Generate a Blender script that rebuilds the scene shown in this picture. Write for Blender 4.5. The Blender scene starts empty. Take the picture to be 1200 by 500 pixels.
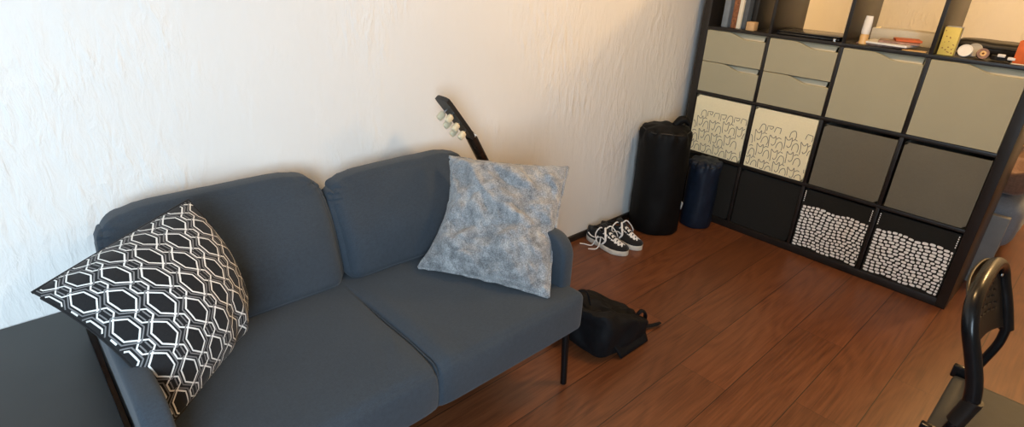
import bpy, bmesh, math, random
import numpy as np
from mathutils import Vector, Matrix, noise, Euler

random.seed(7)
rng = np.random.default_rng(7)
C = bpy.context.scene.collection
PI = math.pi

# ------------------------------------------------------------------ nodes
class NT:
    """small helper around one material's node tree"""
    def __init__(s, name):
        s.m = bpy.data.materials.new(name); s.m.use_nodes = True
        s.t = s.m.node_tree; s.t.nodes.clear()
        s.out = s.t.nodes.new('ShaderNodeOutputMaterial')
        s.b = s.t.nodes.new('ShaderNodeBsdfPrincipled')
        s.t.links.new(s.b.outputs[0], s.out.inputs[0])
        s.tc = s.t.nodes.new('ShaderNodeTexCoord')
    def n(s, kind, **kw):
        nd = s.t.nodes.new(kind)
        for k, v in kw.items(): setattr(nd, k, v)
        return nd
    def l(s, a, b): s.t.links.new(a, b)
    def put(s, v, inp):
        if isinstance(v, bpy.types.NodeSocket): s.l(v, inp)
        else: inp.default_value = v
    def math(s, op, a, b=0.0, c=None):
        nd = s.n('ShaderNodeMath', operation=op)
        s.put(a, nd.inputs[0]); s.put(b, nd.inputs[1])
        if c is not None: s.put(c, nd.inputs[2])
        return nd.outputs[0]
    def mapping(s, scale=(1, 1, 1), rot=(0, 0, 0), loc=(0, 0, 0), src=None):
        nd = s.n('ShaderNodeMapping')
        nd.inputs['Scale'].default_value = scale
        nd.inputs['Rotation'].default_value = rot
        nd.inputs['Location'].default_value = loc
        s.l(src if src is not None else s.tc.outputs['Object'], nd.inputs[0])
        return nd.outputs[0]
    def noise(s, vec, scale=5, detail=3, rough=.5, dist=0.0):
        nd = s.n('ShaderNodeTexNoise')
        s.l(vec, nd.inputs['Vector'])
        nd.inputs['Scale'].default_value = scale; nd.inputs['Detail'].default_value = detail
        nd.inputs['Roughness'].default_value = rough; nd.inputs['Distortion'].default_value = dist
        return nd.outputs[0]
    def ramp(s, fac, stops):
        nd = s.n('ShaderNodeValToRGB'); e = nd.color_ramp.elements
        while len(e) < len(stops): e.new(.5)
        for el, (p, c) in zip(e, stops):
            el.position = p; el.color = (*c, 1) if len(c) == 3 else c
        s.l(fac, nd.inputs[0]); return nd.outputs[0]
    def mix(s, fac, a, b, blend='MIX'):
        nd = s.n('ShaderNodeMix', data_type='RGBA', blend_type=blend)
        s.put(fac, nd.inputs[0])
        for v, i in ((a, 6), (b, 7)):
            if isinstance(v, tuple): v = (*v, 1) if len(v) == 3 else v
            s.put(v, nd.inputs[i])
        return nd.outputs[2]
    def bump(s, h, strength=.3, dist=.002, prev=None):
        nd = s.n('ShaderNodeBump')
        nd.inputs['Strength'].default_value = strength; nd.inputs['Distance'].default_value = dist
        s.l(h, nd.inputs['Height'])
        if prev is not None: s.l(prev, nd.inputs['Normal'])
        return nd.outputs[0]
    def base(s, v): s.put((*v, 1) if isinstance(v, tuple) and len(v) == 3 else v, s.b.inputs['Base Color'])
    def rough(s, v): s.put(v, s.b.inputs['Roughness'])
    def normal(s, v): s.l(v, s.b.inputs['Normal'])

def plain(name, col, rough=.5, var=.12, scale=30, bump=.0, metal=0.0, bdist=.0008, spec=.5, sheen=0):
    t = NT(name)
    nz = t.noise(t.mapping(), scale, 4)
    lo = tuple(c*(1-var) for c in col); hi = tuple(min(1, c*(1+var)) for c in col)
    t.base(t.ramp(nz, [(.3, lo), (.7, hi)]))
    t.rough(rough); t.b.inputs['Metallic'].default_value = metal
    t.b.inputs['Specular IOR Level'].default_value = spec
    if sheen:
        t.b.inputs['Sheen Weight'].default_value = sheen
        t.b.inputs['Sheen Roughness'].default_value = .5
    if bump: t.normal(t.bump(t.noise(t.mapping(), scale*4, 4), bump, bdist))
    return t.m

def woven(name, col, scale=420, var=.18, sheen=.15, bump=.35, rough=.9):
    t = NT(name)
    v = t.mapping()
    a = t.noise(t.mapping(scale=(scale*.25, scale, scale)), 1, 2)
    b = t.noise(t.mapping(scale=(scale, scale*.25, scale*.25)), 1, 2)
    w = t.math('ADD', t.math('MULTIPLY', a, .5), t.math('MULTIPLY', b, .5))
    big = t.noise(v, 6, 3)
    f = t.math('ADD', t.math('MULTIPLY', w, .75), t.math('MULTIPLY', big, .25))
    lo = tuple(c*(1-var) for c in col); hi = tuple(c*(1+var) for c in col)
    t.base(t.ramp(f, [(.35, lo), (.65, hi)]))
    t.rough(rough); t.b.inputs['Specular IOR Level'].default_value = .25
    t.b.inputs['Sheen Weight'].default_value = sheen
    t.normal(t.bump(w, bump, .0012))
    return t.m

M = {}
# plaster wall: roughly trowelled, vertical streaks in patches
t = NT('plaster')
st = t.noise(t.mapping(scale=(30, 30, 11)), 1, 4, .55, .35)
pt = t.noise(t.mapping(scale=(2.2, 2.2, 1.6), loc=(3, 1, 2)), 1, 3)
fine = t.noise(t.mapping(scale=(60, 60, 40)), 1, 3)
mask = t.math('SMOOTH_MIN', t.math('MAXIMUM', t.math('MULTIPLY', t.math('SUBTRACT', pt, .40), 5.0), .12), 1.0, .2)
rid = t.math('POWER', st, 2.2)
h = t.math('ADD', t.math('MULTIPLY', t.math('MULTIPLY', rid, mask), 2.2), t.math('MULTIPLY', fine, .07))
t.base(t.ramp(pt, [(.3, (.745, .74, .715)), (.7, (.785, .78, .755))]))
t.rough(.85); t.normal(t.bump(h, .7, .008)); M['plaster'] = t.m
M['ceiling'] = plain('ceiling_paint', (.50, .48, .45), .9)  # unseen ceiling, greyed to reduce bounced fill light
M['low_bounce_paint'] = plain('low_bounce_wall_paint', (.30, .28, .26), .9)  # unseen walls, made dark to cut bounce light and raise contrast

# floor: reddish brown laminate planks running along y
t = NT('plank_floor')
sep = t.n('ShaderNodeSeparateXYZ'); t.l(t.tc.outputs['Object'], sep.inputs[0])
px = t.math('DIVIDE', t.math('SUBTRACT', sep.outputs[0], .122), .191)
idx = t.math('FLOOR', px); fx = t.math('FRACT', px)
wn = t.n('ShaderNodeTexWhiteNoise', noise_dimensions='1D'); t.l(idx, wn.inputs['W'])
py = t.math('DIVIDE', t.math('ADD', sep.outputs[1], t.math('MULTIPLY', wn.outputs[0], 1.25)), 1.29)
fy = t.math('FRACT', py); idy = t.math('FLOOR', py)
wn2 = t.n('ShaderNodeTexWhiteNoise', noise_dimensions='2D')
cb = t.n('ShaderNodeCombineXYZ'); t.l(idx, cb.inputs[0]); t.l(idy, cb.inputs[1]); t.l(cb.outputs[0], wn2.inputs['Vector'])
tone = wn2.outputs[0]
off = t.n('ShaderNodeCombineXYZ'); t.l(t.math('MULTIPLY', tone, 31.0), off.inputs[0]); t.l(t.math('MULTIPLY', tone, 17.0), off.inputs[1]); t.l(tone, off.inputs[2])
va = t.n('ShaderNodeVectorMath', operation='ADD'); t.l(t.tc.outputs['Object'], va.inputs[0]); t.l(off.outputs[0], va.inputs[1])
gv = va.outputs[0]
lowf = t.noise(t.mapping(scale=(5, .9, 1), src=gv), 1.0, 2, .5, .3)
rings = t.math('FRACT', t.math('MULTIPLY', lowf, 13.0))
rings = t.math('ABSOLUTE', t.math('SUBTRACT', t.math('MULTIPLY', rings, 2.0), 1.0))
pores = t.noise(t.mapping(scale=(150, 5, 1), src=gv), 1.0, 4, .6)
grain = t.math('ADD', t.math('MULTIPLY', rings, .17), t.math('MULTIPLY', pores, .83))
col = t.ramp(grain, [(.25, (.085, .027, .010)), (.47, (.138, .048, .0185)), (.72, (.185, .069, .028))])
tint = t.ramp(tone, [(0, (.82, .80, .78)), (1, (1.12, 1.08, 1.05))])
col = t.mix(1.0, col, tint, 'MULTIPLY')
gx = t.math('LESS_THAN', t.math('ABSOLUTE', t.math('SUBTRACT', fx, .5)), .492)
gy = t.math('LESS_THAN', t.math('ABSOLUTE', t.math('SUBTRACT', fy, .5)), .4988)
seam = t.math('MULTIPLY', gx, t.math('MAXIMUM', gy, .6))
col = t.mix(seam, (.022, .008, .004), col)
t.base(col)
t.rough(t.math('ADD', .27, t.math('MULTIPLY', pores, .16)))
t.normal(t.bump(t.math('ADD', seam, t.math('MULTIPLY', pores, .25)), .25, .0015)); M['floor'] = t.m

M['sofa'] = woven('sofa_fabric', (.036, .048, .063), 380, .16, .12)
M['seam'] = woven('sofa_seam_fabric', (.030, .039, .050), 380)
M['black_metal'] = plain('black_metal', (.006, .006, .0065), .24, .1, spec=.32)
M['black_wood'] = plain('black_brown_laminate', (.0125, .0105, .0095), .38, .2, 14, .06)
M['cabinet_black'] = plain('matt_black_foil', (.020, .020, .019), .45, .1, 12, .05)
M['door_white'] = plain('pale_lacquer', (.40, .375, .26), .45, .03, 4)
M['door_inner'] = plain('pale_inner_panel', (.70, .64, .48), .55, .05, 4)
M['box_black'] = woven('black_box_fabric', (.0135, .0135, .0125), 300, .15, .05)
M['box_cream'] = woven('cream_box_fabric', (.90, .82, .56), 300, .04, .05, .15)
M['box_line'] = plain('printed_grey_line', (.16, .145, .12), .8)
M['box_taupe'] = woven('taupe_box_fabric', (.150, .139, .108), 260, .06, .05, .2)
M['print_white'] = plain('printed_white', (.90, .90, .88), .8, .04)
M['pillow_black'] = woven('black_satin_cotton', (.013, .013, .014), 500, .2, .1)
M['pillow_white'] = plain('white_print', (.78, .77, .74), .7, .06)
M['pillow_grey'] = plain('grey_print', (.17, .165, .165), .75, .1)
# faux fur
t = NT('grey_plush')
wv = t.n('ShaderNodeTexNoise'); t.l(t.mapping(), wv.inputs['Vector']); wv.inputs['Scale'].default_value = 9; wv.inputs['Detail'].default_value = 3
dv = t.n('ShaderNodeVectorMath', operation='MULTIPLY_ADD'); t.l(wv.outputs[1], dv.inputs[0]); dv.inputs[1].default_value = (.09, .09, .09); t.l(t.tc.outputs['Object'], dv.inputs[2])
vd = t.n('ShaderNodeTexVoronoi', feature='SMOOTH_F1'); t.l(dv.outputs[0], vd.inputs['Vector']); vd.inputs['Scale'].default_value = 26
vc = t.n('ShaderNodeTexVoronoi', feature='F1'); t.l(dv.outputs[0], vc.inputs['Vector']); vc.inputs['Scale'].default_value = 26
sc_ = t.n('ShaderNodeSeparateColor'); t.l(vc.outputs['Color'], sc_.inputs[0])
b = t.math('ADD', t.math('MULTIPLY', t.noise(t.mapping(), 260, 3, .6), .6), t.math('MULTIPLY', t.noise(t.mapping(scale=(1, 1, .6)), 38, 3, .6, .8), .4))
vd.inputs['Smoothness'].default_value = .35; ed = t.math('SUBTRACT', 1.0, vd.outputs[0])
f = t.math('ADD', t.math('MULTIPLY', sc_.outputs[0], .05), t.math('ADD', t.math('MULTIPLY', ed, .10), t.math('MULTIPLY', b, .85)))
t.base(t.ramp(f, [(.36, (.11, .114, .12)), (.52, (.28, .287, .295)), (.68, (.50, .51, .515))]))
t.rough(.95); t.b.inputs['Sheen Weight'].default_value = .35; t.b.inputs['Specular IOR Level'].default_value = .1
t.normal(t.bump(b, .7, .004, t.bump(ed, .8, .014))); M['plush'] = t.m
M['bag_black'] = plain('black_nylon', (.0035, .0035, .0035), .6, .25, 40, .35, spec=.18)
M['pack_black'] = plain('black_pack_canvas', (.0055, .0058, .007), .7, .25, 60, .4, spec=.2)
M['bag_navy'] = plain('navy_nylon', (.006, .012, .026), .5, .25, 40, .3, spec=.3)
M['white'] = plain('white_plastic', (.80, .79, .76), .45, .05)
M['cream_plastic'] = plain('cream_plastic', (.72, .62, .42), .35, .1, 60)
M['lacquer_wood'] = plain('dark_lacquer', (.020, .012, .008), .22, .3, 30)
M['guitar_top'] = plain('spruce_top', (.42, .24, .09), .3, .2, 20)
M['chrome'] = plain('polished_steel', (.75, .75, .75), .2, .05, metal=1)
M['canvas_black'] = woven('black_canvas', (.012, .012, .013), 600)
M['lace'] = plain('white_lace', (.80, .79, .77), .8, .08, 200)
M['rubber'] = plain('offwhite_rubber', (.62, .58, .50), .6, .08)
M['chair_plastic'] = plain('black_brown_plastic', (.010, .007, .005), .45, .2, 20, .1)
M['chair_seat'] = plain('charcoal_vinyl', (.020, .022, .022), .6, .12, 40, .25)
M['bed_grey'] = plain('grey_bed_board', (.24, .25, .25), .6, .1, 12, .05)
M['bed_blue'] = woven('blue_grey_bedding', (.20, .235, .29), 300, .15, .2)
M['blanket'] = woven('brown_fleece', (.22, .125, .085), 120, .25, .4)
M['book_blue'] = plain('blue_grey_cover', (.20, .235, .27), .5)
M['book_brown'] = plain('brown_cover', (.26, .10, .04), .5, .6, 70)
M['paper'] = plain('cream_paper', (.82, .76, .60), .8, .04)
M['book_black'] = plain('black_cover', (.015, .014, .013), .5)
M['book_slate'] = plain('slate_cover', (.09, .105, .12), .5)
M['pine'] = plain('pale_wood', (.62, .40, .20), .55, .15, 25)
M['laptop'] = plain('black_gloss', (.010, .010, .011), .2, .1)
M['orange'] = plain('orange_card', (.70, .14, .025), .55)
M['yellow'] = plain('yellow_card', (.80, .64, .16), .6, .05)
M['brown_spot'] = plain('brown_ink', (.36, .17, .05), .7)
M['peach'] = plain('peach_liquid_plastic', (.80, .50, .20), .35)
M['clear_grey'] = plain('smoky_plastic', (.40, .39, .36), .25)
M['mag_brown'] = plain('magazine_print', (.30, .17, .12), .4, .6, 45)
M['base_dark'] = plain('dark_skirting', (.018, .013, .010), .5)

# ------------------------------------------------------------------ meshes
class MB:
    def __init__(s): s.v = []; s.f = []; s.m = []
    def add(s, V, F, mi=0):
        o = len(s.v); s.v += [tuple(map(float, p)) for p in V]
        s.f += [tuple(i+o for i in f) for f in F]; s.m += [mi]*len(F); return s
    def grid(s, G, mi=0, closeu=False, closev=False, flip=False):
        nu, nv = len(G), len(G[0]); V = [p for r in G for p in r]; F = []
        for i in range(nu if closeu else nu-1):
            for j in range(nv if closev else nv-1):
                a, b = i*nv+j, ((i+1) % nu)*nv+j; c, d = ((i+1) % nu)*nv+(j+1) % nv, i*nv+(j+1) % nv
                F.append((a, d, c, b) if flip else (a, b, c, d))
        return s.add(V, F, mi)
    def box(s, x0, x1, y0, y1, z0, z1, bev=.002, seg=2, mi=0, mat=None):
        bm = bmesh.new(); bmesh.ops.create_cube(bm, size=1)
        for v in bm.verts:
            v.co = Vector(((x0+x1)/2+v.co.x*(x1-x0), (y0+y1)/2+v.co.y*(y1-y0), (z0+z1)/2+v.co.z*(z1-z0)))
        if bev: bmesh.ops.bevel(bm, geom=bm.edges[:]+bm.verts[:], offset=bev, segments=seg, affect='EDGES', profile=.5)
        if mat is not None: bm.transform(mat)
        return s.bm(bm, mi)
    def bm(s, bm, mi=0):
        bm.verts.index_update()
        s.add([v.co for v in bm.verts], [[v.index for v in f.verts] for f in bm.faces], mi); bm.free(); return s
    def tube(s, pts, r, n=10, mi=0, sm=0, closed=False, flat=None):
        P = [np.array(p, float) for p in pts]
        if sm: P = smooth(P, sm, closed)
        R = r if hasattr(r, '__len__') else [r]*len(P)
        if len(R) != len(P): R = np.interp(np.linspace(0, 1, len(P)), np.linspace(0, 1, len(R)), R)
        k = len(P); T = []
        for i in range(k):
            a = P[(i-1) % k] if (i or closed) else P[0]; b = P[(i+1) % k] if (i < k-1 or closed) else P[-1]
            d = b-a; T.append(d/(np.linalg.norm(d)+1e-12))
        u = np.cross(T[0], (0, 0, 1.)); u = u if np.linalg.norm(u) > .1 else np.cross(T[0], (1., 0, 0)); u /= np.linalg.norm(u)
        G = []
        for i in range(k):
            u = u-T[i]*np.dot(u, T[i]); u /= np.linalg.norm(u)+1e-12; w = np.cross(T[i], u)
            fl = flat or 1.0
            G.append([P[i]+R[i]*(math.cos(2*PI*j/n)*u+fl*math.sin(2*PI*j/n)*w) for j in range(n)])
        s.grid(G, mi, closeu=closed, closev=True)
        if not closed:
            o = len(s.v)-k*n
            s.f += [tuple(o+j for j in range(n))[::-1][::-1], tuple(o+(k-1)*n+j for j in range(n))[::-1]]; s.m += [mi, mi]
        return s
    def lathe(s, prof, cx, cy, n=28, mi=0):
        G = [[(cx+r*math.cos(2*PI*j/n), cy+r*math.sin(2*PI*j/n), z) for j in range(n)] for r, z in prof]
        s.grid(G, mi, closev=True)
        o = len(s.v)-len(prof)*n
        s.f += [tuple(o+j for j in range(n)), tuple(o+(len(prof)-1)*n+j for j in range(n))]; s.m += [mi, mi]
        return s
    def xf(s, mat):
        s.v = [tuple(mat @ Vector(p)) for p in s.v]; return s

def smooth(P, n, closed=False):
    out = []; k = len(P)
    for i in range(k if closed else k-1):
        p0 = P[(i-1) % k] if (i or closed) else P[0]*2-P[1]
        p1, p2 = P[i], P[(i+1) % k]
        p3 = P[(i+2) % k] if (i+2 < k or closed) else P[-1]*2-P[-2]
        for j in range(n):
            t = j/n
            out.append(.5*((2*p1)+(-p0+p2)*t+(2*p0-5*p1+4*p2-p3)*t*t+(-p0+3*p1-3*p2+p3)*t**3))
    if not closed: out.append(P[-1])
    return out

def obj(name, mb, mats, parent=None, sm=True, recalc=True, mod=None):
    me = bpy.data.meshes.new(name)
    o0 = Vector(parent['_o']) if parent is not None and '_o' in parent.keys() else Vector((0, 0, 0))
    if parent is None and getattr(mb, 'origin', None) is not None: o0 = Vector(mb.origin)
    me.from_pydata([tuple(Vector(p)-o0) for p in mb.v], [], mb.f)
    mats = mats if isinstance(mats, (list, tuple)) else [mats]
    for m in mats: me.materials.append(M[m])
    for p, mi in zip(me.polygons, mb.m): p.material_index = mi; p.use_smooth = sm
    if recalc:
        bm = bmesh.new(); bm.from_mesh(me); bmesh.ops.recalc_face_normals(bm, faces=bm.faces); bm.to_mesh(me); bm.free()
    me.validate()
    o = bpy.data.objects.new(name, me); C.objects.link(o)
    if sm is True:
        try: me.set_sharp_from_angle(angle=math.radians(38))
        except Exception: pass
    if parent is not None:
        o.parent = parent; o['_o'] = tuple(o0)
    else:
        o.location = o0
    return o

def thing(name, label, cat, loc=(0, 0, 0), group=None):
    o = bpy.data.objects.new(name, None); C.objects.link(o); o.empty_display_size = .05
    o.location = loc; o['_o'] = tuple(loc); o['label'] = label; o['category'] = cat
    if group: o['group'] = group
    return o

def tag(o, label, cat, group=None):
    o['label'] = label; o['category'] = cat
    if group: o['group'] = group
    return o

def struct(name, mb, mat, parent=None):
    o = obj(name, mb, mat, parent, sm=True)
    if parent is None: o['kind'] = 'structure'
    return o

def rbox(hx, hy, hz, r, n=18, bulge=(0, 0, 0), samp=None):
    """dense rounded box centred on 0 (numpy verts, faces) for soft things"""
    def lin(h):
        a = np.linspace(-1, 1, n+1)
        return np.sign(a)*(1-(1-np.abs(a))**1.6)
    A3 = [lin(1)]*3 if samp is None else [np.asarray(q) if q is not None else lin(1) for q in samp]; V = {}; verts = []; F = []
    def vid(p):
        k = tuple(np.round(p, 6))
        if k not in V: V[k] = len(verts); verts.append(p)
        return V[k]
    for ax in range(3):
        for sg in (-1, 1):
            a1, a2 = A3[(ax+1) % 3], A3[(ax+2) % 3]
            for i in range(len(a1)-1):
                for j in range(len(a2)-1):
                    q = []
                    for (u, w) in ((i, j), (i+1, j), (i+1, j+1), (i, j+1)):
                        p = [0, 0, 0]; p[ax] = sg; p[(ax+1) % 3] = a1[u]; p[(ax+2) % 3] = a2[w]; q.append(vid(np.array(p, float)))
                    F.append(q if sg > 0 else q[::-1])
    U = np.array(verts); H = np.array([hx, hy, hz]); Pp = U*H
    Cc = np.clip(Pp, -(H-r), H-r); d = Pp-Cc; L = np.linalg.norm(d, axis=1, keepdims=True)
    Pp = Cc+d/np.maximum(L, 1e-9)*np.where(L > 1e-9, r, 0)
    for ax in range(3):
        if bulge[ax]:
            o = [k for k in range(3) if k != ax]
            f = np.clip(1-U[:, o[0]]**2, 0, 1)**1.1*np.clip(1-U[:, o[1]]**2, 0, 1)**1.1
            Pp[:, ax] += np.where(np.abs(U[:, ax]) > .0, np.sign(U[:, ax])*np.abs(U[:, ax])**2, 0)*f*bulge[ax]
    return Pp, F, U

def nz(p, s=1.0, seed=0.0): return noise.noise(Vector(p)*s+Vector((seed, seed*1.7, seed*.3)))

# ------------------------------------------------------------------ camera
cam = bpy.data.cameras.new('camera'); co = bpy.data.objects.new('camera', cam); C.objects.link(co)
cam.sensor_width = 36; cam.lens = 36*665.463/1200; cam.clip_start = .02
co.location = (1.69218, -3.0015, 1.41045); co.rotation_euler = (1.140724, -.0426435, .8260833)
bpy.context.scene.camera = co

# ------------------------------------------------------------------ room
WX, RX, WY, FY, H = -.07, 2.95, 2.45, -5.9, 2.5
struct('floor', MB().box(WX-.1, RX+.1, FY-.1, WY+.1, -.1, 0, 0), 'floor')
struct('ceiling', MB().box(WX-.1, RX+.1, FY-.1, WY+.1, H, H+.1, 0), 'ceiling')
struct('wall_left', MB().box(WX-.1, WX, FY-.1, WY+.1, 0, H, 0), 'plaster')
struct('wall_back', MB().box(WX, RX, WY, WY+.1, 0, H, 0), 'plaster')
struct('wall_front', MB().box(WX, RX, FY-.1, FY, 0, H, 0), 'low_bounce_paint')
WIN = (-5.3, -3.5, .75, 2.25)
wr = MB()
wr.box(RX, RX+.1, FY, WIN[0], 0, H, 0).box(RX, RX+.1, WIN[1], WY, 0, H, 0)
wr.box(RX, RX+.1, WIN[0], WIN[1], 0, WIN[2], 0).box(RX, RX+.1, WIN[0], WIN[1], WIN[3], H, 0)
struct('wall_right', wr, 'low_bounce_paint')
wf = MB()
for a in (WIN[0]+.02, (WIN[0]+WIN[1])/2, WIN[1]-.02): wf.box(RX+.02, RX+.07, a-.03, a+.03, WIN[2], WIN[3], .004)
for a in (WIN[2]+.03, WIN[3]-.03): wf.box(RX+.02, RX+.07, WIN[0], WIN[1], a-.03, a+.03, .004)
struct('window_1', wf, 'white')
struct('baseboard_left', MB().box(WX, WX+.012, -1.6, -.02, 0, .035, .002).box(WX, WX+.012, .42, WY, 0, .035, .002), 'base_dark')

# ------------------------------------------------------------------ lights
def area(name, loc, rot, sx, sy, col, e):
    l = bpy.data.lights.new(name, 'AREA'); l.shape = 'RECTANGLE'; l.size = sx; l.size_y = sy; l.color = col; l.energy = e
    o = bpy.data.objects.new(name, l); C.objects.link(o); o.location = loc; o.rotation_euler = rot; return o
area('window_daylight', (RX+.15, (WIN[0]+WIN[1])/2, (WIN[2]+WIN[3])/2), (0, PI/2, 0), WIN[3]-WIN[2], WIN[1]-WIN[0], (.66, .84, 1.0), 190)
lp = bpy.data.lights.new('ceiling_lamp', 'POINT'); lp.energy = 50; lp.color = (1, .62, .27); lp.shadow_soft_size = .12
lo = bpy.data.objects.new('ceiling_lamp', lp); C.objects.link(lo); lo.location = (1.25, -1.05, 2.22)
lp2 = bpy.data.lights.new('back_wall_fill', 'POINT'); lp2.energy = 95; lp2.color = (1, .60, .24); lp2.shadow_soft_size = .12  # warm fill added beyond the shelf to brighten the back wall
lo2 = bpy.data.objects.new('back_wall_fill', lp2); C.objects.link(lo2); lo2.location = (1.9, 1.3, 2.2)
w = bpy.data.worlds.new('world'); bpy.context.scene.world = w; w.use_nodes = True
w.node_tree.nodes['Background'].inputs[0].default_value = (.75, .85, 1, 1); w.node_tree.nodes['Background'].inputs[1].default_value = .3

# ------------------------------------------------------------------ shelf
TT, CC_, DD, DEP = .041, .335, .016, .39
LO = [TT+i*(CC_+DD) for i in range(4)]; HI = [a+CC_ for a in LO]; W4 = HI[3]+TT
sh = thing('cube_shelf', 'tall black-brown four-by-four cube shelf dividing the room, full of boxes and drawers', 'shelf', (W4/2, DEP/2, 0))
obj('side_panel', MB().box(0, TT, 0, DEP, 0, W4, .0015), 'black_wood', sh)
obj('side_panel', MB().box(W4-TT, W4, 0, DEP, 0, W4, .0015), 'black_wood', sh)
obj('bottom_panel', MB().box(TT, W4-TT, 0, DEP, 0, TT, .0015), 'black_wood', sh)
obj('top_panel', MB().box(TT, W4-TT, 0, DEP, W4-TT, W4, .0015), 'black_wood', sh)
for i in range(3): obj('shelf_board', MB().box(TT, W4-TT, .001, DEP, HI[i], LO[i+1], .001), 'black_wood', sh)
for i in range(3):
    for r in range(4): obj('divider', MB().box(HI[i], LO[i+1], 0, DEP, LO[r], HI[r], .001), 'black_wood', sh)

def wave_front(x0, x1, z0, z1, y0, y1, dip):
    """flat front whose upper edge drops in an S curve into a grip on its right half"""
    n = 44; top = []
    for k in range(n+1):
        f = k/n; s = min(max((f-.36)/.34, 0), 1); s = s*s*(3-2*s)
        top.append((x0+(x1-x0)*f, z1-dip*s))
    mb = MB()
    G = [[(x, y0+.001, z0), (x, y0, z0+.001), (x, y0, z-.002), (x, y0+.002, z), (x, y1, z), (x, y1, z0)] for x, z in top]
    mb.grid(G, closev=True)
    o = len(mb.v)-(n+1)*6; mb.f += [tuple(o+j for j in range(6)), tuple(o+n*6+j for j in range(6))]; mb.m += [0, 0]
    return mb

def insert_case(x0, x1, z0, z1, shelfz=None):
    mb = MB(); t_ = .006
    mb.box(x0, x0+t_, .02, .37, z0, z1, 0).box(x1-t_, x1, .02, .37, z0, z1, 0)
    mb.box(x0+t_, x1-t_, .02, .37, z0, z0+t_, 0).box(x0+t_, x1-t_, .02, .37, z1-t_, z1, 0).box(x0+t_, x1-t_, .36, .37, z0+t_, z1-t_, 0)
    if shelfz: mb.box(x0+t_, x1-t_, .025, .36, shelfz-.003, shelfz+.003, 0)
    return mb
g = .0015
for c, lab in ((0, 'two-drawer pale insert in the column beside the plaster wall, below the upright books'), (1, 'two-drawer pale insert under the closed black laptop')):
    x0, x1, z0, z1 = LO[c]+g, HI[c]-g, LO[2]+g, HI[2]-g; zm = (z0+z1)/2
    d = thing('drawer_insert', lab, 'drawer unit', ((x0+x1)/2, .19, z0), 'pale drawer inserts')
    obj('case', insert_case(x0, x1, z0, z1, zm), 'door_white', d)
    for a, b in ((z0+.001, zm-.002), (zm+.001, z1-.002)):
        dr = obj('drawer', wave_front(x0+.001, x1-.001, a, b, .0, .016, .027), 'door_white', d)
        tb = MB(); tb.box(x0+.012, x0+.02, .016, .345, a+.008, b-.035, 0).box(x1-.02, x1-.012, .016, .345, a+.008, b-.035, 0)
        tb.box(x0+.02, x1-.02, .016, .345, a+.008, a+.014, 0).box(x0+.02, x1-.02, .338, .345, a+.014, b-.035, 0)
        # sloped inner lip behind the grip, seen through the wave cut
        tb.add([(x, y, z) for x in (x0+.02, x1-.02) for y, z in ((.0165, b-.034), (.036, b-.006), (.041, b-.006), (.0215, b-.038))], [(0, 1, 2, 3), (4, 5, 6, 7), (0, 1, 5, 4), (1, 2, 6, 5), (2, 3, 7, 6), (3, 0, 4, 7)])
        obj('tray', tb, 'door_inner', dr)
for c, lab in ((2, 'pale door insert with a wave grip, below the squeeze tube and magazines'), (3, 'pale door insert with a wave grip, below the yellow spotted card box')):
    x0, x1, z0, z1 = LO[c]+g, HI[c]-g, LO[2]+g, HI[2]-g
    d = thing('door_insert', lab, 'door unit', ((x0+x1)/2, .19, z0), 'pale door inserts')
    obj('case', insert_case(x0, x1, z0, z1), 'door_white', d)
    dr = obj('door', wave_front(x0+.001, x1-.001, z0+.001, z1-.002, .0, .016, .027), 'door_white', d)
    obj('grip_lip', MB().add([(x, y, z) for x in (x0+.012, x1-.012) for y, z in ((.0165, z1-.036), (.038, z1-.008), (.043, z1-.008), (.0215, z1-.040))], [(0, 1, 2, 3), (4, 5, 6, 7), (0, 1, 5, 4), (1, 2, 6, 5), (2, 3, 7, 6), (3, 0, 4, 7)]), 'door_inner', dr)

def fabric_box(x0, x1, z0, z1, y0, soft=.002, seed=0):
    mb = MB(); n = 20; d = .35; wl = .006
    def front(u, v):
        e = (1-u*u)*(1-v*v)
        return y0-soft*(e**.5)*(.6+.8*nz((u*1.3, v*1.3, 0), 1, seed))
    G = [[((x0+x1)/2+(x1-x0)/2*u, front(u, v), (z0+z1)/2+(z1-z0)/2*v) for u in np.linspace(-1, 1, n+1)] for v in np.linspace(-1, 1, n+1)]
    mb.grid(G, 0)
    F2 = [[(p[0], y0+wl, p[2]) for p in (G[0][0], G[0][-1], G[-1][-1], G[-1][0])]]
    # inner face of the front, sides, bottom, back as thin slabs
    mb.box(x0, x1, y0, y0+wl, z0, z1, .0005, 1)
    mb.box(x0, x0+wl, y0+wl, y0+d, z0, z1, 0).box(x1-wl, x1, y0+wl, y0+d, z0, z1, 0)
    mb.box(x0+wl, x1-wl, y0+d-wl, y0+d, z0, z1, 0).box(x0+wl, x1-wl, y0+wl, y0+d-wl, z0, z0+wl, 0)
    return mb, front

def ribbon(mb, pts, wd, f3, mi):
    """thin printed line: pts are (u, v) in -1..1 on a front; f3 maps to 3D just proud of it"""
    P = np.array(pts, float); k = len(P); G = []
    for i in range(k):
        d = P[min(i+1, k-1)]-P[max(i-1, 0)]; d = d/(np.linalg.norm(d)+1e-9); nrm = np.array([-d[1], d[0]])*wd/2
        G.append([f3(*(P[i]+nrm)), f3(*(P[i]-nrm))])
    mb.grid(G, mi)

# black boxes, bottom row
for c, lab in ((0, 'plain black fabric box in the bottom row, half hidden by the navy bag'), (1, 'plain black fabric box in the bottom row, under a cream printed box')):
    mb, fr = fabric_box(LO[c]+.004, HI[c]-.004, LO[0]+.001, HI[0]-.01, .012, .003, c+1)
    mb.origin = ((LO[c]+HI[c])/2, .19, LO[0])
    tag(obj('storage_box', mb, 'box_black'), lab, 'storage box', 'plain black boxes')

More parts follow.
